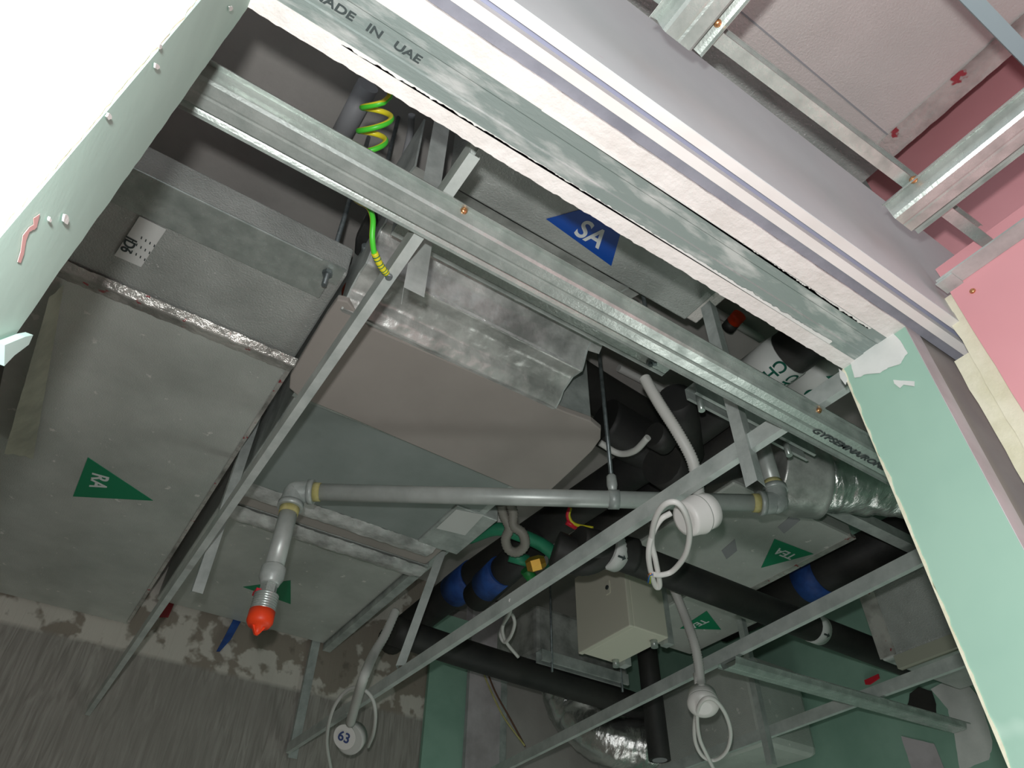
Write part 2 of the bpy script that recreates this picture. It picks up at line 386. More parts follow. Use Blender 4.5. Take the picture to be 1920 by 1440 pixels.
# plaster smears on the right jamb
def blob(pts, m, n, name, parent=None, t=0.0012, amp=2.2, **pl):
    q = []
    for i in range(len(pts)):
        a = V(pts[i]).to_3d(); b = V(pts[(i + 1) % len(pts)]).to_3d()
        for k in range(6):
            p = a.lerp(b, k / 6); w = mnoise.noise(V((p.x * 0.11, p.y * 0.11, 3.3))) * amp
            q.append(at(p.x + w, p.y + w * 0.7, **pl))
    return plate(q, n, t).build(name, m, parent)
sm = blob([(1595, 680), (1672, 622), (1690, 640), (1702, 662), (1690, 682), (1665, 690), (1650, 700), (1620, 704), (1605, 710), (1600, 695)], plaster, (-1, 0, 0), 'trim_15', x=XR - 0.0005); tag(sm, kind='structure')
sm = blob([(1676, 713), (1716, 716), (1715, 725), (1695, 722), (1688, 728), (1678, 720)], plaster, (-1, 0, 0), 'trim_16', x=XR - 0.0005, amp=1); tag(sm, kind='structure')
sm = blob([(1574, 692), (1585, 700), (1590, 712), (1586, 722), (1577, 710)], plaster, (-1, 0, 0), 'trim_17', x=XR - 0.0005, amp=1); tag(sm, kind='structure')

# right wall of the wet room with its filler patches and pipe hole
XW = 2.7
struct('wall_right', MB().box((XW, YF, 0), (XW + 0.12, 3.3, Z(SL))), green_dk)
for nm, pts, m in (('trim_18', [(1745, 1292), (1800, 1265), (1838, 1310), (1862, 1390), (1855, 1425), (1800, 1445), (1790, 1380), (1778, 1330)], plaster),
                   ('trim_19', [(1690, 1380), (1752, 1395), (1775, 1450), (1712, 1450)], gyp_mauve)):
    sm = blob(pts, m, (-1, 0, 0), nm, x=XW - 0.0005); tag(sm, kind='structure')
hole = blob([(1706, 1300), (1722, 1288), (1748, 1296), (1755, 1320), (1756, 1352), (1735, 1358), (1710, 1340), (1702, 1325)], rubber, (-1, 0, 0), 'trim_20', x=XW - 0.0005); tag(hole, kind='structure')  # flat black patch paints the dark inside of the hole

# corridor: pink boards
PX = 0.89
struct('wall_corridor', MB().box((1.15, -1.6, Z(0.7)), (1.165, 0.30, Z(SL))), pink_b)
pk = [(PX, -1.6, 0), (PX, -1.6, Z(0.876)), (PX, 0.214, Z(0.876))] + [tuple(p) for p in reversed(ragged((PX, 0.214, 0.9), (PX, 0.214, Z(0.87)), 0.0012, 60, (0, 1, 0), 21))] + [(PX, 0.214, 0)]
struct('wall_corridor_lower', MB().prism(pk, (0.0125, 0, 0)), pink_b)
pe = ragged((PX + 0.0135, 0.238, 0.9), (PX + 0.0135, 0.238, Z(0.83)), 0.004, 70, (0, 1, 0), 31)
struct('trim_21', MB().prism([(PX + 0.0135, 0.1, 0.9), (PX + 0.0135, 0.1, Z(0.83))] + [tuple(p) for p in reversed(pe)], (0.012, 0, 0)), cream)
pe = ragged((PX + 0.0265, 0.262, 0.9), (PX + 0.0265, 0.262, Z(0.735)), 0.003, 50, (0, 1, 0), 35)
struct('trim_22', MB().prism([(PX + 0.0265, 0.1, 0.9), (PX + 0.0265, 0.1, Z(0.735))] + [tuple(p) for p in reversed(pe)], (0.012, 0, 0)), cream)

# ================================================================== steel framing
def hat(mb, a, b, bottom_r, w=0.035):
    """furring channel, face down, from a to b (xy)"""
    a, b = V((a[0], a[1], Z(bottom_r))), V((b[0], b[1], Z(bottom_r))); A = (b - a); U = V((-A.y, A.x, 0)).normalized(); h = w / 2
    pl = [(-h - .0215, .011), (-h - .020, .0155), (-h - .016, .0175), (-h - .009, .022), (-h - .0065, .012), (-h - .0035, .0035), (-h, 0), (-.003, 0), (0, .0008), (.003, 0), (h, 0), (h + .0035, .0035), (h + .0065, .012), (h + .009, .022), (h + .016, .0175), (h + .020, .0155), (h + .0215, .011)]
    return mb.profile(pl, 0.0006, a, U, ZU, A, A.length)
def cee(mb, a, b, bottom_r, h=0.037, w=0.016, side=1):
    """C runner, web on the left of a->b turned to side"""
    a, b = V((a[0], a[1], Z(bottom_r))), V((b[0], b[1], Z(bottom_r))); A = b - a; U = V((A.y, -A.x, 0)).normalized() * side
    return mb.profile([(w, h - .004), (w, h), (0, h), (0, 0), (w, 0), (w, .004)], 0.0008, a, U, ZU, A, A.length)
def screw(p, n, parent, name='screw', s=1.0):
    return MB().lathe([(-.001, .0052 * s), (.0022 * s, .0048 * s), (.004 * s, .003 * s), (.0042 * s, .001)], p, n, 16).build(name, brass, parent)
t = thing('furring_channel', 'long shiny furring channel spanning the opening, marked GYPSEMNA near the green jamb', 'furring channel', (0.6, 0.533, Z(.83)), 'furring channels')
hat(MB(), (-0.30, 0.533), (1.42, 0.533), .83).build('channel', galv, t)
lettering('GYPSEMNA/RONDO', at(1603, 848, r=.83), X, DOWN, 0.0165, ink, t, squeeze=1.55, shear=0.2)
screw(V((0.245, 0.507, Z(.848))), V((0, -.75, -.65)), t); screw(V((0.975, 0.507, Z(.848))), V((0, -.75, -.65)), t)

# the head track
t = thing('wall_track', 'galvanised track smeared with plaster between the white board edges overhead, printed MADE IN UAE', 'wall track', (0.4, 0.332, zh))
MB().profile([(-.028, .03), (-.028, 0.0002), (-.0125, .0002), (-.011, .0016), (.011, .0016), (.0125, .0002), (.028, .0002), (.028, .03)], .0007, (XL, .332, zh + .0004), Y, ZU, X, XR - XL + 0.012).build('track', track_m, t)
lettering('MADE   IN   UAE', at(690, 50, r=H), X, DOWN, 0.0125, ink, t, squeeze=1.35, shear=0.1)
for a, b, w, sd in (((640, 81), (1560, 640), .007, 4), ((1020, 200), (1630, 617), .008, 6)):   # plaster wiped over the track's two edges
    p, q = at(*a, r=H), at(*b, r=H); e1 = ragged(p, q, .0022, 260, (0, 1, 0), sd)
    s0 = -1 if sd == 6 else 1
    base = [V((v.x, .359 if sd == 4 else .3045, v.z)) for v in (q, p)]
    MB().prism([v - ZU * .001 for v in e1] + [v - ZU * .001 for v in base], (0, 0, .0008)).build('plaster_smear', plaster, t)

B_R = .855
runners = [((.208, .432), (.205, 2.98), 'primary runner above the duct marked RA, first from the left'),
           ((.972, .41), (.925, 2.97), 'primary runner crossing the middle, right of the grey fan coil panel'),
           ((1.590, .42), (1.735, 2.9), 'primary runner under the beige electrical box, third from the left'),
           ((2.205, .42), (2.30, 2.95), 'primary runner low at the right, under the small silver duct')]
for (a, b, lb) in runners:
    t = thing('primary_runner', lb, 'ceiling runner', (a[0], a[1], Z(B_R)), 'primary runners'); cee(MB(), a, b, B_R).build('channel', galv_light, t)
t = thing('furring_channel', 'short furring channel fixed across two runners at the lower right', 'furring channel', (1.66, 1.36, Z(.83)), 'furring channels')
hat(MB(), (1.645, 1.372), (2.66, 1.305), .832, w=.046).build('channel', galv, t)

def angle_hanger(p, r0, r1, lb, u=X, w=Y, tilt=V((0, 0, 0)), notch=False, leg=.025):
    """folded strap from level r0 up to r1"""
    base = V((p[0], p[1], Z(r0))); A = V((0, 0, r1 - r0)) + tilt
    t = thing('hanger_strap', lb, 'hanger strap', base, 'hanger straps')
    MB().profile([(0, leg), (0, 0), (leg, 0)], .0007, base, w, u, A, A.length).build('strap', galv_dull, t)
    return t
def hang_at(px, py, x): return at(px, py, x=x)
for (px, py, x, r1, u, w, lb) in (
        (757, 538, .232, 1.745, X, V((.35, .93, 0)), 'folded hanger strap beside the yellow-green earth wire'),
        (1420, 900, .958, 1.28, Y, V((1, .2, 0)), 'hanger strap passing in front of the runner left of GYPSEMNA lettering'),
        (360, 1108, .235, SL, X, Y, 'hanger strap beside the first runner, left of the orange sprinkler cap'),
        (165, 1352, .235, SL, Y, X, 'bent hanger strap at the far end of the first runner'),
        (540, 1420, .94, SL, Y, X, 'bright hanger strap against the rough wall, left of the junction box marked 63'),
        (1448, 1432, 2.215, 1.28, Y, X, 'hanger strap in front of the large duct at the bottom right')):
    p = at(px, py, x=x); angle_hanger((p.x, p.y), p.z - 1.5, r1, lb, u=u, w=w, leg={757: .034, 1420: .028, 165: .042, 540: .036}.get(px, .025))
pb, pt = at(742, 1248, r=.895), at(822, 1030, r=1.26)
t = thing('hanger_strap', 'bright creased hanger strap running up to the fan coil casing corner', 'hanger strap', pb, 'hanger straps')
mid = pb.lerp(pt, .55); sd = V((.75, -.66, 0))
MB().profile([(0, .03), (0, 0), (.03, 0)], .0007, pb, sd, V((.6, .8, 0)), mid - pb, (mid - pb).length).build('lower_strap', galv_light, t)
MB().profile([(0, .03), (0, 0), (.03, 0)], .0007, mid, sd, V((.6, .8, 0)), pt - mid, (pt - mid).length).build('upper_strap', galv_light, t)
# angle running along the lower duct, strut behind the furring channel
t = thing('support_angle', 'galvanised angle along the right edge of the rear return duct', 'support angle', (.99, 2.0, Z(1.285)))
MB().profile([(0, .035), (0, 0), (.035, 0)], .001, (.992, 1.95, Z(1.275)), X, ZU, Y, 1.03).build('angle', galv_dull, t)
MB().box((.994, 2.2, Z(1.276)), (1.0, 2.206, Z(SL))).build('rod', steel, t)
t = thing('strut_channel', 'galvanised strut just behind the long furring channel, carrying a grey conduit', 'strut', (.5, .80, Z(1.15)))
MB().profile([(.008, .0), (0, 0), (0, .041), (.041, .041), (.041, 0), (.033, 0)], .0022, (.24, .757, Z(1.135)), Y, ZU, X, .68).build('channel', galv_dull, t)
MB().box((.24, .765, Z(1.134)), (.92, .792, Z(1.136))).build('face', galv, t)
MB().lathe([(0, .009), (.006, .009), (.006, .005), (.012, .005)], (.868, .78, Z(1.134)), DOWN, 6, False).build('bolt', steel, t)
for xx in (.30, .88): MB().tube([(xx, .778, Z(1.13)), (xx, .778, Z(SL))], .005, 10).build('threaded_rod', steel, t)
t = thing('strut_channel', 'dusty strut with pipe clips seen below the furring channel, left of GYPSEMNA lettering', 'strut', (1.25, .81, Z(1.15)))
MB().profile([(.006, 0), (0, 0), (0, .03), (.03, .03), (.03, 0), (.024, 0)], .002, (1.035, .805, Z(1.15)), Y, ZU, X, .42).build('channel', galv_dull, t)
for xx in (1.06, 1.36):
    MB().tube([(xx, .82, Z(1.16)), (xx, .82, Z(1.115))], .008, 10).build('clip', galv, t)
MB().tube([(1.2, .82, Z(1.16)), (1.2, .82, Z(SL))], .005, 10).build('threaded_rod', steel, t)

# corridor framing
def corridor_channel(px, py, lb, w=.035, length=.9):
    p = at(px, py, r=.83)
    t = thing('furring_channel', lb, 'furring channel', p, 'furring channels')
    hat(MB(), (p.x, p.y), (p.x, p.y - length), .83).build('channel', galv, t); return t, p
t, p = corridor_channel(1270, 78, 'furring channel with an open end at the top edge above the grey board')
screw(at(1346, 43, r=.852) - ZU * .001, DOWN, t)
t, p = corridor_channel(1694, 422, 'furring channel with an open end in front of the pink boards')
screw(at(1712, 336, r=.851) - ZU * .001, DOWN, t)
t = thing('primary_runner', 'beige-looking primary runner above the corridor furring channels', 'ceiling runner', (.6, .15, Z(B_R)), 'primary runners')
cee(MB(), (PX - .002, .148), (.2, .164), B_R, side=-1).build('channel', galv, t)
t = thing('primary_runner', 'teal-looking primary runner at the top right corner', 'ceiling runner', (.7, -.03, Z(B_R)), 'primary runners')
cee(MB(), (PX - .002, -.025), (.2, -.025), B_R, side=-1).build('channel', teal_m, t)
t = thing('perimeter_track', 'perimeter track screwed along the top of the bright pink board', 'perimeter track', (PX, 0, Z(.81)))
MB().profile([(0, .012), (0, 0), (-.028, 0), (-.028, .002)], .0008, (PX - .0012, .214, Z(.826)), X, ZU, -Y, 1.7).build('track', galv_dull, t)
MB().box((PX - .028, .192, Z(.822)), (PX + .0, .217, Z(.825))).build('end_tab', galv_dull, t)
screw(at(1824, 546, x=PX), (-1, 0, 0), t, s=.8)

# ================================================================== ducts
def duct(name, label, cat, lo, hi, m, part='duct_body', bevel=.006, group=None):
    t = thing(name, label, cat, ((lo[0] + hi[0]) / 2, (lo[1] + hi[1]) / 2, lo[2]), group)
    MB().box(lo, hi).build(part, m, t, bevel); return t
def sticker(t, pts, m, r, text=None, tc=None, ta=None, size=.03, tm=None, name='airflow_sticker', squeeze=1.0):
    q = [at(a, b, r=r) for a, b in pts]
    o = plate(q, DOWN, .0012).build(name, m, t)
    if text:
        c = at(*tc, r=r) - ZU * .0015; d = at(*ta, r=r) - at(*tc, r=r)
        lettering(text, c, d, DOWN, size, tm or white_ink, o, squeeze=squeeze)
    return o
def crumple(fn, nu, nv, amp, sc, nrm, seed=0):
    n = V(nrm)
    def g(u, v):
        p = V(fn(u, v)); k = mnoise.noise(p * sc + V((seed, 0, 0))) + .5 * mnoise.noise(p * sc * 2.7 + V((0, seed, 0)))
        return p + n * (k * amp)
    return MB().grid(g, nu, nv)
# return air duct
rz = 1.19
t = duct('return_air_duct', 'large dusty silver duct with the green RA sticker at left', 'duct', (-.34, 1.3, Z(rz)), (.229, 2.99, Z(rz + .10)), alu)
MB().box((-.335, .985, Z(rz + .004)), (.224, 1.3, Z(rz + .095))).build('duct_collar', alu_sh, t, .005)
MB().box((-.30, .975, Z(rz)), (.20, 1.075, Z(rz + .006))).build('end_flange', galv, t, .002)
MB().box((.165, .972, Z(rz - .001)), (.215, 1.02, Z(rz + .004))).build('rod_bracket', galv, t)
def joint(u, v):
    x = -.30 + u * .53; y = 1.272 + v * .055; return (x, y, Z(rz) - .002 - .013 * (min(v / .3, 1) if v < .3 else (1 - v) / .7))
crumple(joint, 90, 20, .0022, 60, (0, .3, -1), 3).build('foil_tape', tape_m, t)
def edge(u, v):
    y = 1.02 + u * 1.95; return (.220 + v * .010, 1.3 + u * 1.67, Z(rz) - .0025)
crumple(edge, 120, 4, .0015, 45, (0, 0, -1), 8).build('edge_tape', tape_m, t)
sticker(t, [(165, 857), (137, 930), (287, 938)], green_st, rz, 'RA', (185, 901), (179, 926), .062)
lab = sticker(t, [(262, 405), (312, 430), (265, 500), (215, 478)], white_st, rz, None, name='data_label')
lettering('ID6', at(241, 458, r=rz) - ZU * .0016, at(232, 474, r=rz) - at(245, 446, r=rz), DOWN, .03, ink, lab)
for k in range(5):
    for j in range(3):
        a = (252 + k * 9, 438 + k * 4.5 + 0); p0 = at(258 + k * 8 - j * 9, 437 + k * 5 + j * 13, r=rz) - ZU * .0018; d = at(268, 440, r=rz) - at(262, 451, r=rz)
        if j or k: plate([p0, p0 + V((.002, 0, 0)), p0 + V((.002, .007, 0)), p0 + V((0, .007, 0))], DOWN, .0004).build('print_line', ink, lab)
fl_pts = lambda u, v: at(118 - 118 * u + v * (10 - 62 * (1 - u) * .2), 528 + 330 * u - v * 0, r=rz - .012)
def flap(u, v):
    a = at(120, 535, r=rz - .01).lerp(at(62, 860, r=rz - .01), u); b = at(92, 560, r=rz - .07).lerp(at(8, 850, r=rz - .07), u); return a.lerp(b, v)
fm = crumple(flap, 50, 14, .006, 16, (.4, .1, -1), 2); fm.build('peeled_foil_flap', flap_m, t)
rod = thing('threaded_rod', 'threaded rod with nut holding the corner of the RA duct flange', 'threaded rod', (.185, .99, Z(rz)), 'threaded rods')
MB().tube([(.186, .995, Z(rz - .045)), (.186, .995, Z(SL))], .0055, 10).build('rod', steel, rod)
MB().lathe([(0, .011), (.009, .011)], (.186, .995, Z(rz - .012)), ZU, 6, False).build('nut', steel, rod)
rod = thing('threaded_rod', 'threaded rod rising behind the left jamb to the slab', 'threaded rod', (-.27, .99, Z(rz)), 'threaded rods')
MB().tube([(-.245, .962, Z(rz - .03)), (-.245, .962, Z(SL))], .0055, 10).build('rod', steel, rod)

# supply air duct passing over the wall
sr = 1.30
t = duct('supply_air_duct', 'silver duct with the blue SA sticker, running over the wall into the corridor', 'duct', (.32, -1.2, Z(sr)), (1.0, .735, Z(sr + .25)), alu_pink, bevel=.004)
MB().box((.315, .33, Z(sr - .002)), (.968, .74, Z(sr + .252))).build('insulated_section', alu_sh, t, .004)
MB().box((.318, .215, Z(sr - .0025)), (1.003, .285, Z(sr))).build('insulated_edge', alu_sh, t)
sticker(t, [(1024, 410), (1092, 392), (1163, 438), (1146, 498)], blue_st, sr - .0022, 'SA', (1108, 439), (1134, 455), .062)
def tp(u, v): return (.955 + v * .05, .2 - u * .5, Z(sr) - .0025)
crumple(tp, 50, 6, .0018, 60, (0, 0, -1), 4).build('foil_tape', tape_m, t)
MB().box((.32, .176, Z(sr - .0015)), (1.0, .179, Z(sr))).build('seam', pvc_grey, t)

# fan coil unit: panel, foil collar, casing, return plenum
fr_ = 1.15
t = thing('fan_coil_unit', 'fan coil unit with a grey sheet underneath, foil collar and galvanised casing', 'fan coil unit', (.6, 1.3, Z(fr_)))
FCU = t
pan = [at(a, b, r=fr_) for a, b in ((652, 566), (690, 613), (1060, 773), (1108, 790), (1127, 806), (1126, 824), (1110, 846), (1075, 880), (1031, 921), (970, 918), (640, 777), (560, 744), (542, 728), (544, 705), (570, 660), (612, 590), (632, 562))]
MB().prism(pan, (0, 0, .018)).build('bottom_sheet', panel_m, t, .003)
casing = MB().box((.27, 1.06, Z(fr_ + .03)), (.93, 1.82, Z(fr_ + .33))).build('casing', galv_dull, t, .004)
MB().box((.26, 1.352, Z(fr_ + .012)), (.93, 1.372, Z(fr_ + .035))).build('casing_flange', galv, t)
bot = MB().box((.28, 1.373, Z(fr_ + .026)), (.905, 1.80, Z(fr_ + .031))).build('bottom_plate', mat('green_grey_steel_plate', '#a2aba8', .12, .45, '#929c98', 4, 5), t)
plate([at(a, b, r=fr_ + .0195) for a, b in ((855, 955), (907, 965), (872, 1003), (818, 990))], DOWN, .001).build('rating_plate', white_st, t)
MB().box((.83, 1.56, Z(fr_ + .02)), (.97, 1.80, Z(fr_ + .2))).build('control_box', galv_dull, t, .003)
# foil collar: stepped profile swept along x
prof = [(1.052, fr_ + .004), (1.035, fr_ - .003), (1.015, fr_ + .012), (1.002, fr_ + .03), (.965, fr_ + .045), (.930, fr_ + .038), (.922, fr_ + .05), (.905, fr_ + .085), (.885, fr_ + .105), (.862, fr_ + .10), (.84, fr_ + .15), (.78, fr_ + .17), (.745, fr_ + .155)]
def collar(u, v):
    f = v * (len(prof) - 1); i = min(int(f), len(prof) - 2); k = f - i
    y = prof[i][0] * (1 - k) + prof[i + 1][0] * k; z = prof[i][1] * (1 - k) + prof[i + 1][1] * k
    x1 = .795 if v < .6 else .83
    return (.245 + u * (x1 - .245), y, Z(z))
crumple(collar, 130, 60, .0028, 22, (0, -.5, -.8), 6).build('foil_collar', foil_soft, t)
for v0, wd, sd in ((.03, .05, 1), (.42, .035, 2)):
    def tapef(u, v): p = V(collar(u, v0 + v * wd)); return p + V((0, -.0025, -.003))
    crumple(tapef, 110, 6, .002, 55, (0, -.5, -.8), sd).build('foil_tape', foil, t)
MB().prism([(.795, y, Z(z)) for y, z in prof] + [(.795, .745, Z(1.5)), (.795, 1.05, Z(1.5))], (.004, 0, 0)).build('collar_side', galv_dull, t)
MB().prism([(.245, y, Z(z)) for y, z in prof] + [(.245, .745, Z(1.5)), (.245, 1.05, Z(1.5))], (-.004, 0, 0)).build('collar_side', galv_dull, t)
for xx, yy in ((.3, 1.09), (.92, 1.09), (.3, 1.75), (.92, 1.75)): MB().tube([(xx, yy, Z(fr_ + .1)), (xx, yy, Z(SL))], .005, 8).build('threaded_rod', steel, t)
# return side flange and flexible gap
def rflange(u, v): return (.29 + u * .61, 1.80 + v * .075, Z(fr_ + .03) - .004 - .006 * math.sin(v * math.pi))
crumple(rflange, 90, 8, .003, 45, (0, 0, -1), 9).build('flange_foil', foil, t)
MB().box((.285, 1.86, Z(1.215)), (.955, 1.985, Z(1.45))).build('flexible_connector', panel_m, t, .004)
MB().box((.285, 1.985, Z(1.25)), (.93, 2.02, Z(1.45))).build('painted_gap_shade', rubber, t)  # black box painting the dark of the open gap, no real seal

d2 = 1.30
t = duct('return_duct_rear', 'silver duct behind the fan coil, ending at the rough wall behind the sprinkler', 'duct', (.29, 2.10, Z(d2)), (.99, 2.97, Z(d2 + .25)), alu)
MB().box((.288, 2.02, Z(1.235)), (.985, 2.10, Z(d2 + .25))).build('duct_flange', alu_sh, t, .003)
def df(u, v): return (.29 + u * .69, 2.02 + v * .08, Z(1.23) - .003 - .01 * math.sin(v * 3.1))
crumple(df, 90, 8, .004, 45, (0, 0, -1), 14).build('foil_tape', foil, t)
def df2(u, v): return (.292 + u * .697, 2.10 + v * .085, Z(d2) - .004)
crumple(df2, 90, 8, .002, 50, (0, 0, -1), 15).build('print_tape', tape_m, t)
sticker(t, [(456, 1100), (545, 1088), (545, 1132)], green_st, d2)

# TEA exhaust ducts
t = duct('exhaust_duct', 'dusty duct with the green TEA sticker, left of the green jamb', 'duct', (1.55, 1.14, Z(1.30)), (2.12, 1.66, Z(1.52)), alu, bevel=.01, group='exhaust ducts')
sticker(t, [(1427, 1064), (1452, 1010), (1525, 1038)], green_st, 1.30, 'TEA', (1472, 1037), (1457, 1031), .05)
sticker(t, [(1353, 1032), (1378, 1010), (1382, 1032), (1362, 1048)], pvc_grey, 1.30, name='foil_patch')
sticker(t, [(1458, 988), (1488, 962), (1500, 975), (1470, 1000)], pvc_grey, 1.30, name='foil_patch')
MB().box((2.095, 1.135, Z(1.298)), (2.122, 1.65, Z(1.31))).build('edge_tape', tape_m, t)
MB().profile([(0, .04), (0, 0), (.04, 0)], .002, (1.75, 1.02, Z(1.26)), Y, ZU, X, .6).build('support_angle', galv_dull, t)
t = duct('exhaust_duct', 'dusty duct with a half-hidden green TEA sticker right of the beige box', 'duct', (1.95, 1.74, Z(1.30)), (2.34, 2.15, Z(1.52)), alu, bevel=.01, group='exhaust ducts')
sticker(t, [(1275, 1178), (1325, 1145), (1352, 1180)], green_st, 1.30, 'TEA', (1308, 1169), (1290, 1177), .05)
t = duct('supply_branch_duct', 'small sparkling silver duct end at the right behind the green jamb', 'duct', (2.22, .80, Z(.945)), (2.64, 1.245, Z(1.17)), alu_sh, bevel=.008)
MB().box((2.216, .80, Z(.905)), (2.24, 1.2, Z(.945))).build('board_strip', mat('beige_board_strip', '#a5a797', 0, .8), t)
MB().box((2.2165, 1.19, Z(.95)), (2.222, 1.246, Z(1.165))).build('foil_tape', tape_m, t)
t = duct('riser_duct', 'large dull duct with rounded corner at the bottom right', 'duct', (2.35, 1.86, Z(.88)), (2.66, 2.85, Z(1.22)), alu, bevel=.03)

def flex(name, label, pts, r, seed, group='foil flexible ducts'):
    c = curve_pts(pts, 16); t = thing(name, label, 'flexible duct', c[0], group)
    mb = MB().tube(c, r, 40, rf=lambda i: r * (1 + .012 * math.sin(i * 2.1)))
    for i, v in enumerate(mb.v): mb.v[i] = v + V((mnoise.noise(v * 28), mnoise.noise(v * 28 + V((9, 0, 0))), mnoise.noise(v * 28 + V((0, 9, 0))))) * .007
    mb.build('foil_hose', flex_foil, t); return t, c
FS = at(1488, 900, r=1.27)
t, c = flex('flexible_duct', 'shiny crumpled foil duct partly behind the green jamb', [FS + RR * .05, FS + RR * .15, FS + RR * .34 - UU * .015, FS + RR * .55 - UU * .04], .098, 1)
MB().tube(curve_pts([FS - RR * .07 + UU * .02, FS - RR * .02 + UU * .008, FS + RR * .07], 6), .115, 32).build('spigot_wrap', foil_soft, t)
t, c = flex('flexible_duct', 'shiny crumpled foil duct bending at the bottom centre behind the last white board strip', [at(1052, 1275, y=2.75), at(1075, 1335, y=2.72), at(1135, 1385, y=2.6), at(1205, 1398, y=2.5), at(1240, 1398, y=2.46)], .105, 2)

# ================================================================== sprinkler
pr = 1.0
pa, pb = at(575, 922, r=pr), at(1452, 944, r=pr); ax = (pb - pa).normalized(); R0 = .021
t = thing('sprinkler_pipe', 'galvanised sprinkler pipe under the fan coil, dropping to a red-orange capped head', 'sprinkler pipe', pa)
pipe_m = mat('painted_grey_pipe', '#c4cac6', .25, .38, '#b3b9b5', 14, 6)
MB().tube([pa - ax * .02, pb + ax * .02], R0, 24).build('pipe', pipe_m, t)
def elbow(p, d1, d2, nm='elbow'):
    q = [p + d1 * .045, p + d1 * .03, p + d1 * .012 + d2 * .003, p + (d1 + d2) * .003, p + d2 * .012 + d1 * .003, p + d2 * .03, p + d2 * .045]
    MB().tube(curve_pts(q, 4), .027, 24).build(nm, galv_dull, t)
    for d in (d1, d2):
        MB().lathe([(0, .030), (.014, .030)], p + d * .034, d, 24).build('collar', galv_dull, t); MB().lathe([(0, .0235), (.016, .0225)], p + d * .048, d, 24).build('joint_tape', hemp, t)
e0 = pa - ax * .03; elbow(e0, ax, -ZU)
e1 = pb + ax * .01; elbow(e1, -ax, ZU)
MB().tube([e1 + ZU * .04, e1 + ZU * .26], R0, 20).build('riser', pipe_m, t)
zb = .70
MB().tube([e0 - ZU * .04, V((e0.x, e0.y, Z(.80)))], R0, 24).build('drop', pipe_m, t)
d0 = V((e0.x, e0.y, Z(.80)))
MB().lathe([(0, .022), (.006, .027), (.03, .027), (.04, .022), (.046, .020)], d0, DOWN, 24).build('reducer', galv_dull, t)
MB().lathe([(0, .0185), (.028, .0185)], d0 - ZU * .046, DOWN, 6, False).build('hex_nipple', galv, t)
hp = [(0, .026)]
for k in range(7): hp += [(.003 + k * .0055, .0265), (.0045 + k * .0055, .0245), (.007 + k * .0055, .0265)]
head = MB().lathe(hp + [(.044, .026)], d0 - ZU * .070, DOWN, 32).build('threaded_cup', galv, t)
MB().lathe([(0, .0272), (.024, .0275), (.033, .022), (.0335, .010), (.046, .007), (.052, .003), (.0525, .001)], d0 - ZU * .107, DOWN, 28).build('protective_cap', orange, t)
MB().prism([d0 + V((-.014, -.004, -.141)), d0 + V((.014, -.004, -.141)), d0 + V((.004, -.004, -.158)), d0 + V((-.004, -.004, -.158))], (0, .008, 0)).build('cap_rib', orange, t)
MB().prism([d0 + V((-.026, -.006, -.070)), d0 + V((-.026, .02, -.070)), d0 + V((-.026, .02, -.062)), d0 + V((-.026, -.006, -.062))], (.02, 0, 0)).build('cup_notch', red, t)
hx = pa.lerp(pb, .655)
t2 = thing('pipe_hanger', 'threaded rod with clamp carrying the sprinkler pipe', 'pipe hanger', hx, 'threaded rods')
MB().tube([hx + ZU * .06, V((hx.x, hx.y, Z(SL)))], .0055, 10).build('rod', steel, t2)
MB().lathe([(0, .009), (.02, .0135), (.045, .0125), (.05, .0085)], hx + ZU * .022, ZU, 12).build('socket', galv_dull, t2)
MB().lathe([(-.013, R0 + .003), (.013, R0 + .003)], hx, ax, 24).build('clamp_ring', galv_dull, t2)

# ================================================================== beige electrical box
bx0, bx1, by0, by1, bz0, bz1 = 1.68, 1.855, 1.79, 2.085, Z(1.12), Z(1.43)
t = thing('electrical_box', 'beige steel electrical enclosure with a small key lock', 'electrical box', ((bx0 + bx1) / 2, (by0 + by1) / 2, bz0))
MB().box((bx0 + .012, by0 + .004, bz0 + .004), (bx1, by1 - .004, bz1)).build('enclosure', box_m, t, .004)
door = MB().box((bx0 - .012, by0, bz0), (bx0 + .009, by1, bz1)).build('door', box_m, t, .004)
lk = at(1140, 1102, x=bx0 - .012)
lp = MB().box((bx0 - .0155, lk.y - .013, lk.z - .026), (bx0 - .011, lk.y + .013, lk.z + .026)).build('lock', box_m, door, .002)
MB().lathe([(0, .0085), (.003, .0085), (.0035, .003)], (bx0 - .0155, lk.y, lk.z), (-1, 0, 0), 18).build('key_cylinder', ink, lp)
for yy in (by0 + .05, by1 - .03):
    MB().tube([(bx1 - .03, yy, bz0 + .01), (bx1 - .03, yy, bz0 - .022)], .013, 14).build('cable_gland', galv, t)
MB().box((bx1, by0 + .01, bz0 - .01), (bx1 + .03, by0 + .05, bz1 + .3)).build('mounting_strut', galv_dull, t)
MB().box((bx1, by1 - .05, bz0 - .01), (bx1 + .03, by1 - .01, bz1 + .3)).build('mounting_strut', galv_dull, t)

# damper box on its trapeze, left of the beige box
t = thing('insulated_box', 'foil-wrapped box on a trapeze bracket left of the beige box', 'insulated box', (1.95, 2.48, Z(1.24)))
mb = MB().box((1.70, 2.40, Z(1.245)), (2.2, 2.72, Z(1.46))); mb.build('wrap', foil_soft, t, .02)
tb = thing('trapeze_bracket', 'galvanised trapeze bracket with two threaded rods under the foil-wrapped box', 'bracket', (1.95, 2.38, Z(1.2)))
MB().profile([(.008, 0), (0, 0), (0, .041), (.041, .041), (.041, 0), (.033, 0)], .0025, (1.70, 2.36, Z(1.20)), Y, ZU, X, .46).build('strut', galv_dull, tb)
for xx in (1.75, 2.12): MB().tube([(xx, 2.36, Z(1.16)), (xx, 2.36, Z(SL))], .005, 10).build('threaded_rod', steel, tb)

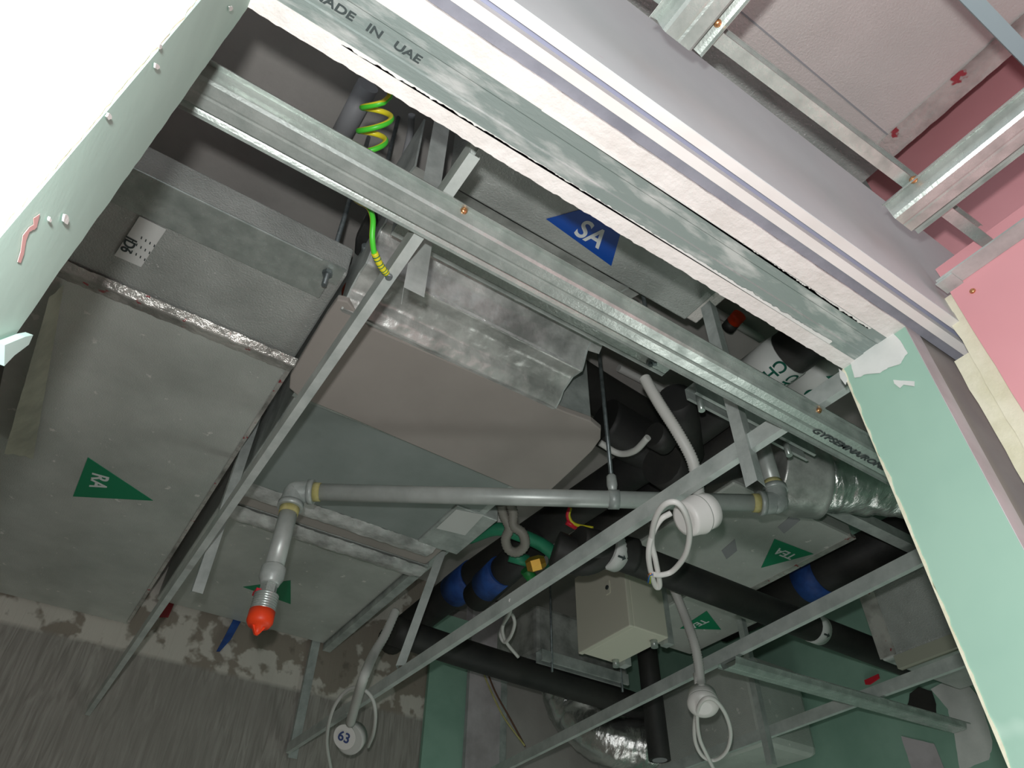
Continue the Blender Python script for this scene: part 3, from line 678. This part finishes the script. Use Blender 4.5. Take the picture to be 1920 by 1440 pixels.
# ================================================================== junction boxes on conduits
def besa(p, axis, t, r=.033, depth=.034, back=.024):
    A = V(axis).normalized()
    MB().lathe([(0, r * .93), (depth * .8, r), (depth, r * 1.0)], p, A, 36).build('box_body', white_pl, t)
    MB().lathe([(0, r * 1.04), (.004, r * 1.06), (.012, r * .98), (.020, r * .74), (.022, r * .5)], p + A * depth, A, 36).build('cover', white_pl, t)
def hose(mb, pts, r, n=10, pitch=.004, seg=14):
    c = curve_pts(pts, n); out = [c[0]]
    d = 0; L = [0]
    for a, b in zip(c, c[1:]): d += (b - a).length; L.append(d)
    m = int(d / (pitch / 2)); res = []
    j = 0
    for i in range(m + 1):
        s = d * i / m
        while j < len(L) - 2 and L[j + 1] < s: j += 1
        k = (s - L[j]) / max(L[j + 1] - L[j], 1e-9); res.append(c[j].lerp(c[j + 1], k))
    return mb.tube(res, r, seg, rf=lambda i: r * (1 + (.07 if i % 2 else -.07)))
# box at the centre right
zc = .80
jc = at(1300, 968, r=zc); axn = (-RR * .80 - fw * .52 - UU * .16).normalized()
t = thing('junction_box', 'white round junction box in front of the middle runner, with a looped cable', 'junction box', jc, 'white junction boxes')
MB().lathe([(0, .0405), (.003, .0405), (.005, .039), (.032, .036), (.037, .033), (.039, .026)], jc - axn * .014, axn, 40).build('cover', white_pl, t)
MB().lathe([(0, .034), (.003, .037), (.032, .037)], jc - axn * .046, axn, 40).build('box_body', white_pl, t)
hose(MB(), [at(1208, 708, r=1.12), at(1235, 755, r=1.05), at(1270, 810, r=.98), at(1297, 860, r=.93), at(1306, 900, r=.895), at(1312, 945, r=.84)], .0125, pitch=.006).build('conduit', grey_pl, t)
cable = [at(1258, 962, r=.79), at(1238, 975, r=.78), at(1222, 1005, r=.77), at(1216, 1040, r=.76), at(1221, 1075, r=.755), at(1230, 1100, r=.755), at(1237, 1095, r=.755), at(1229, 1050, r=.762), at(1222, 1015, r=.77), at(1228, 975, r=.765), at(1245, 947, r=.76), at(1268, 942, r=.755), at(1285, 962, r=.75), at(1293, 1000, r=.75), at(1285, 1040, r=.75), at(1262, 1070, r=.755), at(1240, 1078, r=.75), at(1224, 1077, r=.748)]
MB().tube(curve_pts(cable, 8), .0058, 12).build('cable', white_pl, t)
e = cable[-1]
for k, (m, o) in enumerate(((mat('blue_insulation', '#3f78c0', 0, .4), V((0, 0, 0))), (earth, V((.003, .002, 0))), (brass, V((-.003, 0, .001))))):
    MB().tube([e + o, e + o + (at(1214, 1080, r=.748) - e) * .6, at(1215 + k * 3, 1092, r=.744) + o], .002, 8).build('core', m, t)
# lower right
jc = at(1318, 1316, r=.76)
t = thing('junction_box', 'white round junction box hanging below the third runner with a looped cable', 'junction box', jc, 'white junction boxes')
axn = (-RR * .15 - fw * .9 - UU * .3).normalized(); besa(jc - axn * .03, axn, t, r=.043)
hose(MB(), [at(1262, 1100, r=1.1), at(1282, 1150, r=1.02), at(1300, 1200, r=.93), at(1309, 1240, r=.87), at(1313, 1275, r=.82), at(1316, 1292, r=.79)], .014, pitch=.007).build('conduit', grey_pl, t)
MB().lathe([(0, .016), (.05, .016)], jc + V((0, 0, .03)), ZU, 16).build('conduit_adaptor', white_pl, t)
cable = [at(1318, 1322, r=.75), at(1308, 1330, r=.745), at(1302, 1358, r=.735), at(1304, 1392, r=.72), at(1318, 1418, r=.70), at(1340, 1425, r=.695), at(1362, 1408, r=.70), at(1370, 1375, r=.715), at(1360, 1338, r=.73), at(1340, 1312, r=.742), at(1322, 1310, r=.742), at(1310, 1325, r=.738), at(1307, 1350, r=.73), at(1312, 1385, r=.715), at(1325, 1415, r=.695), at(1345, 1455, r=.67)]
MB().tube(curve_pts(cable, 8), .0058, 12).build('cable', white_pl, t)
# lower left, marked 63
jc = at(655, 1386, r=.785)
t = thing('junction_box', 'grey-white round junction box marked 63 hanging at the bottom left', 'junction box', jc, 'white junction boxes')
axn = (-RR * .25 - fw * .93 + UU * .12).normalized()
MB().lathe([(0, .044), (.032, .050), (.046, .050), (.046, .044)], jc - axn * .045, axn, 40).build('box_body', grey_pl, t)
cv = jc + axn * .006 + (-RR * .012 + UU * .010)
MB().lathe([(0, .040), (.004, .040)], cv, axn, 40).build('cover', white_pl, t)
hose(MB(), [at(742, 1145, r=1.12), at(722, 1190, r=1.02), at(700, 1228, r=.93), at(682, 1270, r=.82), at(668, 1315, r=.81), at(657, 1355, r=.80)], .0145, pitch=.014).build('conduit', grey_pl, t)
lettering('63', cv + axn * .0055, RR - UU * .3, axn, .045, ink_blue, t)
MB().tube(curve_pts([at(690, 1400, r=.79), at(700, 1375, r=.78), at(704, 1340, r=.8), at(698, 1310, r=.83), at(680, 1292, r=.85), at(655, 1292, r=.86), at(632, 1315, r=.84), at(618, 1350, r=.81), at(613, 1395, r=.78), at(622, 1450, r=.74)], 8), .006, 10).build('cable', grey_pl, t)

# ================================================================== pipes
def pipe(name, label, pts, r, m, cat='pipe', group=None, smooth=True, part='pipe_run', n=8, seg=20):
    c = curve_pts(pts, n) if len(pts) > 2 else [V(p) for p in pts]
    t = thing(name, label, cat, c[0], group); MB().tube(c, r, seg).build(part, m, t); return t, c
def band(t, p, A, r, w, m, name): return MB().lathe([(-w / 2, r), (w / 2, r)], p, A, 28).build(name, m, t)
# chilled water pair running in depth
t, c = pipe('chilled_water_pipe', 'black insulated pipe with white CHW band, left of the pair', [(1.318, .42, Z(1.36)), (1.318, .8, Z(1.36)), (1.318, 1.2, Z(1.36)), (1.29, 1.7, Z(1.36)), (1.262, 2.2, Z(1.36)), (1.262, 2.6, Z(1.36)), (1.265, 2.9, Z(1.36))], .062, rubber, group='chilled water pipes')
bnd = band(t, V((1.318, .775, Z(1.36))), Y, .0645, .13, white_st, 'identification_band')
nd = V((-.55, -.1, -.83)).normalized()
wrap(None, 'CHW', V((1.318, .775, Z(1.36))), Y, nd, .0648, .045, ink_green, bnd, off=(-.012, 0))
nd2 = V((.25, -.1, -.96)).normalized(); wrap(None, 'CHW', V((1.318, .775, Z(1.36))), Y, nd2, .0648, .045, ink_green, bnd, off=(-.005, 0))
band(t, V((1.262, 2.26, Z(1.36))), Y, .0655, .15, blue_tape, 'blue_band'); CHW = t
t, c = pipe('chilled_water_pipe', 'black insulated pipe with white band and green arrow, right of the pair', [(1.445, .42, Z(1.36)), (1.45, 1.6, Z(1.36)), (1.45, 1.9, Z(1.36))], .048, rubber, group='chilled water pipes')
bnd = band(t, V((1.447, .72, Z(1.36))), Y, .0492, .15, white_st, 'identification_band')
nd = V((-.2, -.1, -.97)).normalized(); q = V((1.447, .70, Z(1.36))) + nd * .0496; v2 = nd.cross(Y)
wrap(None, [(-.04, 0), (-.012, .018), (-.012, .007), (.018, .007), (.018, -.007), (-.012, -.007), (-.012, -.018)], V((1.447, .70, Z(1.36))), Y, nd, .0494, 0, ink_green, bnd, 'green_arrow')
wrap(None, 'C', V((1.447, .70, Z(1.36))), Y, nd, .0494, .045, ink_green, bnd, off=(.05, 0))
t, c = pipe('insulated_pipe', 'short black insulated pipe end with a blue band above the white board strip', [at(1000, 1020, r=1.26), at(893, 1120, r=1.24)], .055, rubber)
band(t, at(926, 1085, r=1.246), c[1] - c[0], .0565, .12, blue_tape, 'blue_band')
# long black pipe under the TEA ducts
t, c = pipe('drain_pipe', 'long black insulated pipe passing in front of the beige box', [(1.12, 1.375, Z(1.06)), (1.3, 1.36, Z(1.06)), (2.2, 1.36, Z(1.06)), (2.66, 1.36, Z(1.06))], .046, rubber, group='black drain pipes')
MB().tube(curve_pts([at(1040, 1028, r=1.06), at(1092, 1046, r=1.04), at(1135, 1032, r=1.06), at(1190, 1042, r=1.06)], 8), .05, 20).build('sagging_insulation', rubber, t)
for px in (1160, 1541):
    p = at(px, 1050 if px == 1160 else 1176, y=1.335); p = V((p.x, 1.36, Z(1.06))); rb = .0535 if px == 1160 else .0472; b_ = band(t, p, X, rb, .045, white_st, 'identification_band')
    nd = V((0, -.72, -.7)); q = p + nd * (rb + .0006)
    plate([q + X * a + V((0, .7, -.7)) * b for a, b in ((-.014, -.003), (.004, -.003), (.004, -.008), (.014, 0), (.004, .008), (.004, .003), (-.014, .003))], nd, .001).build('arrow', ink, b_)
pipe('drain_pipe', 'black insulated pipe crossing low behind the runners, left of the foil-wrapped box', [(1.08, 2.47, Z(1.20)), (1.5, 2.46, Z(1.18)), (2.1, 2.46, Z(1.17)), (2.33, 2.46, Z(1.16))], .055, rubber, group='black drain pipes')
# wall-end downpipe
t, c = pipe('drain_stub', 'black vertical pipe stub with open end at the bottom centre', [at(1237, 1425, y=2.3), V((at(1237, 1425, y=2.3).x, 2.3, Z(SL)))], .045, rubber, cat='pipe')
MB().lathe([(-.002, .03), (.002, .03)], c[0], ZU, 20).build('end_cap', pvc_grey, t)
# insulated valve bodies around the middle
t = CHW
MB().tube(curve_pts([at(1130, 790, r=1.40), at(1200, 830, r=1.38), at(1280, 870, r=1.36), at(1380, 850, r=1.38)], 8), .075, 20).build('insulated_body', rubber, t)
MB().tube([at(1265, 745, r=1.25), at(1280, 790, r=1.25), at(1290, 850, r=1.28)], .045, 18).build('valve_neck', rubber, t)
MB().tube([at(1225, 815, r=1.2), at(1250, 830, r=1.2)], .035, 16).build('valve_cap', rubber, t)
MB().tube(curve_pts([at(1125, 830, r=1.22), at(1160, 850, r=1.2), at(1190, 845, r=1.18), at(1215, 820, r=1.18)], 6), .009, 10).build('capillary', grey_pl, t)
MB().tube([at(1240, 870, r=1.2), at(1290, 905, r=1.22)], .06, 18).build('valve_actuator', rubber, t)
t, c = pipe('insulated_pipe', 'black insulated pipe crossing above the grey sheet corner', [at(1060, 700, r=1.55), at(1150, 755, r=1.55), at(1260, 815, r=1.55), at(1420, 880, r=1.55)], .07, rubber, cat='pipe')
# copper pipes pairs + green plastic pipe with brass valve
t, c = pipe('plastic_water_pipe', 'green plastic water pipe elbowed around a brass valve', [at(880, 1008, r=1.22), at(930, 992, r=1.22), at(975, 1003, r=1.20), at(1022, 1025, r=1.18), at(1042, 1048, r=1.16), at(1030, 1078, r=1.14)], .021, ppr, n=6)
MB().tube([at(955, 1042, r=1.16), at(990, 1052, r=1.15)], .019, 16).build('tee', ppr, t)
MB().lathe([(0, .016), (.016, .024), (.045, .024), (.06, .016)], at(1022, 1052, r=1.13), V((-.6, .5, -.2)), 8, False).build('brass_valve', brass_v, t)
MB().tube([at(985, 1068, r=1.13), at(1000, 1088, r=1.11)], .018, 14).build('valve_tail', mat('green_valve_body', '#1f7a3a', 0, .5), t)
t = thing('corrugated_hose', 'grey corrugated hose looped below the fan coil corner', 'hose', at(955, 960, r=1.2))
hose(MB(), [at(940, 945, r=1.22), at(944, 965, r=1.2), at(955, 990, r=1.17), at(948, 1010, r=1.15), at(954, 1030, r=1.13), at(970, 1035, r=1.12), at(984, 1022, r=1.13), at(980, 1000, r=1.15), at(963, 985, r=1.17), at(962, 960, r=1.2), at(955, 940, r=1.22)], .0145, pitch=.008).build('hose_loop', flex_grey, t)
MB().tube([at(890, 985, r=1.25), at(950, 975, r=1.26)], .03, 18).build('drain_spout', grey_pl, FCU)
pipe('slab_pipe', 'grey pipe on the slab beside the yellow-green earth coil', [at(690, 160, r=1.68), at(690, 160, r=1.68) + V((0, .22, 0))], .026, pvc_grey, cat='pipe')
pipe('slab_conduit', 'thin bent conduit rod right of the earth coil', [at(772, 215, r=1.6), at(768, 255, r=1.6), at(755, 310, r=1.58), at(740, 370, r=1.56)], .008, pvc_grey, cat='conduit')
# slab conduits and orange couplings at the right
for (a, b, lb) in (((1160, 690), (1420, 800), 'slab conduit passing the lower orange coupling'), ((1300, 560), (1420, 640), 'slab conduit passing the upper orange coupling'), ((1330, 740), (1180, 830), 'slab conduit crossing behind the white flexible conduit')):
    p, q = at(*a, r=1.715), at(*b, r=1.715)
    if abs(p.x - q.x) > abs(p.y - q.y): q.y = p.y
    else: q.x = p.x
    pipe('slab_conduit', lb, [p, q], .013, grey_pl, cat='conduit', group='slab conduits')
for (px, py, lb) in ((1162, 740, 'orange and black coupling left of the white conduit'), (1375, 604, 'orange and black coupling under the head edge')):
    p = at(px, py, r=1.68); t = thing('cable_coupling', lb, 'coupling', p, 'orange couplings'); d = V((.55, .2, .0)).normalized() if px < 1200 else V((.3, -.5, 0)).normalized()
    d = (at(px + 16, py - 18, r=1.68) - p).normalized()
    MB().lathe([(-.03, .022), (0, .022)], p, d, 18).build('black_end', rubber, t); MB().lathe([(0, .022), (.032, .022)], p, d, 18).build('orange_end', orange, t)
# background black ducts with blue film behind the TEA duct
p = at(1525, 1085, r=1.4)
t, c = pipe('insulated_pipe', 'dark insulated pipe with blue film behind the TEA duct', [p - Y * .55, p + Y * .5], .075, rubber)
band(t, p, Y, .077, .10, blue_tape, 'blue_film')
t = thing('blue_pipe_wrap', 'blue strap hanging against the rough wall below the rear duct', 'strap', at(430, 1190, y=2.985))
plate([at(a, b, y=2.985) for a, b in ((438, 1160), (452, 1164), (432, 1200), (412, 1222), (405, 1222), (420, 1195))], (0, -1, 0), .006).build('strap', blue_tape, t)
t = thing('red_wall_mark', 'dark red tag on the wall beside the far end of the first runner', 'tag', at(315, 1145, y=2.985))
plate([at(a, b, y=2.985) for a, b in ((312, 1125), (328, 1128), (315, 1158), (298, 1158))], (0, -1, 0), .006).build('tag', red_dull, t)
t = thing('red_wall_tag', 'bright red tag on the green board at the lower right', 'tag', at(1635, 1274, x=XW - .01))
plate([at(a, b, x=XW - .004) for a, b in ((1622, 1276), (1648, 1264), (1650, 1272), (1632, 1284), (1624, 1284))], (-1, 0, 0), .005).build('tag', red, t)

t = thing('insulated_fitting', 'black strap fitting with braided hose and copper ends behind the earth wire', 'pipe fitting', at(690, 440, r=1.3))
MB().prism([at(a, b, r=1.3) for a, b in ((688, 405), (704, 400), (706, 440), (690, 460), (672, 482), (664, 476), (666, 450))], (0, 0, .03)).build('black_bracket', rubber, t, .004)
MB().tube(curve_pts([at(686, 460, r=1.29), at(682, 490, r=1.29), at(676, 515, r=1.3), at(672, 540, r=1.32)], 6), .009, 12).build('braided_hose', steel, t)
MB().tube(curve_pts([at(668, 525, r=1.3), at(655, 540, r=1.3), at(652, 552, r=1.3), at(664, 558, r=1.3)], 6), .014, 12).build('copper_bend', mat('dull_copper', '#8a3b26', .7, .4), t)
MB().tube([at(672, 545, r=1.3), at(668, 572, r=1.3)], .012, 12).build('foil_end', foil, t)
MB().tube([at(700, 405, r=1.31), V((at(700, 405, r=1.31).x, at(700, 405, r=1.31).y, Z(SL)))], .005, 8).build('rod', steel, t)
# ================================================================== wires
t = thing('earth_wire', 'yellow-green earth wire with spring coils, lugged to the first runner', 'earth wire', at(728, 512, r=.865))
pts = []
c0, c1 = at(712, 188, r=1.02), at(690, 296, r=1.0)
for i in range(90):
    k = i / 89; a = -1.2 - k * 2 * math.pi * 2.5; rad = .0215 * (1.1 - .15 * k)
    pts.append(c0.lerp(c1, k) + RR * (math.cos(a) * rad) + fw * (math.sin(a) * rad * 1.0) + UU * (math.sin(a) * rad * .55))
MB().tube([at(735, 160, r=1.02), at(730, 182, r=1.02)] + pts, .0042, 12, twist=.05).build('coiled_section', earth, t)
wp = [at(650, 350, r=.98), at(668, 375, r=.95), at(690, 388, r=.91), at(699, 410, r=.88), at(698, 445, r=.86), at(702, 475, r=.853), at(713, 498, r=.852), at(726, 515, r=.853)]
MB().tube(curve_pts(wp, 8), .0042, 10).build('tail', earth, t)
slv = curve_pts([at(702, 474, r=.852), at(713, 497, r=.851), at(725, 513, r=.852)], 8)
MB().tube(slv, .0052, 10).build('sleeve', yel, t)
for i in (2, 4, 7, 9, 12, 14): MB().tube([slv[i], slv[i] + (slv[i + 1] - slv[i]) * .5], .0056, 10).build('stripe', ink_green, t)
MB().lathe([(0, .006), (.004, .005)], at(729, 518, r=.853), DOWN, 12).build('lug', steel, t)
t = thing('alarm_wires', 'red and yellow wires spliced below the sprinkler pipe', 'wires', at(1075, 985, r=1.15))
MB().tube(curve_pts([at(1068, 952, r=1.2), at(1064, 968, r=1.18), at(1072, 985, r=1.16), at(1090, 993, r=1.15), at(1112, 997, r=1.14)], 6), .0055, 8).build('red_wire', red, t)
MB().tube(curve_pts([at(1070, 952, r=1.2), at(1067, 968, r=1.18), at(1078, 983, r=1.16), at(1112, 990, r=1.14)], 6), .005, 8).build('yellow_wire', yel, t)
MB().tube([at(1062, 979, r=1.165), at(1080, 989, r=1.155)], .008, 8).build('splice_sleeve', red, t)
t = thing('spare_cable', 'small white cable loop behind the middle runner', 'cable', at(945, 1170, r=1.1))
MB().tube(curve_pts([at(958, 1126, r=.872), at(955, 1150, r=.95), at(943, 1172, r=1.12), at(938, 1190, r=1.1), at(946, 1204, r=1.08), at(958, 1192, r=1.08), at(965, 1168, r=1.1), at(958, 1150, r=1.12), at(948, 1160, r=1.12), at(942, 1182, r=1.1), at(950, 1205, r=1.08), at(972, 1232, r=1.05)], 8), .006, 10).build('cable_loop', grey_pl, t)
t = thing('thin_wires', 'thin brown and yellow wires hanging in front of the white board strip', 'wires', at(940, 1340, y=2.9))
MB().tube(curve_pts([at(903, 1252, y=2.92), at(918, 1290, y=2.9), at(945, 1345, y=2.88), at(984, 1398, y=2.86)], 8), .004, 8).build('yellow_wire', hemp, t)
MB().tube(curve_pts([at(912, 1256, y=2.92), at(930, 1300, y=2.9), at(958, 1350, y=2.88), at(985, 1400, y=2.86)], 8), .004, 8).build('brown_wire', mat('brown_insulation', '#6a4a38', 0, .5), t)
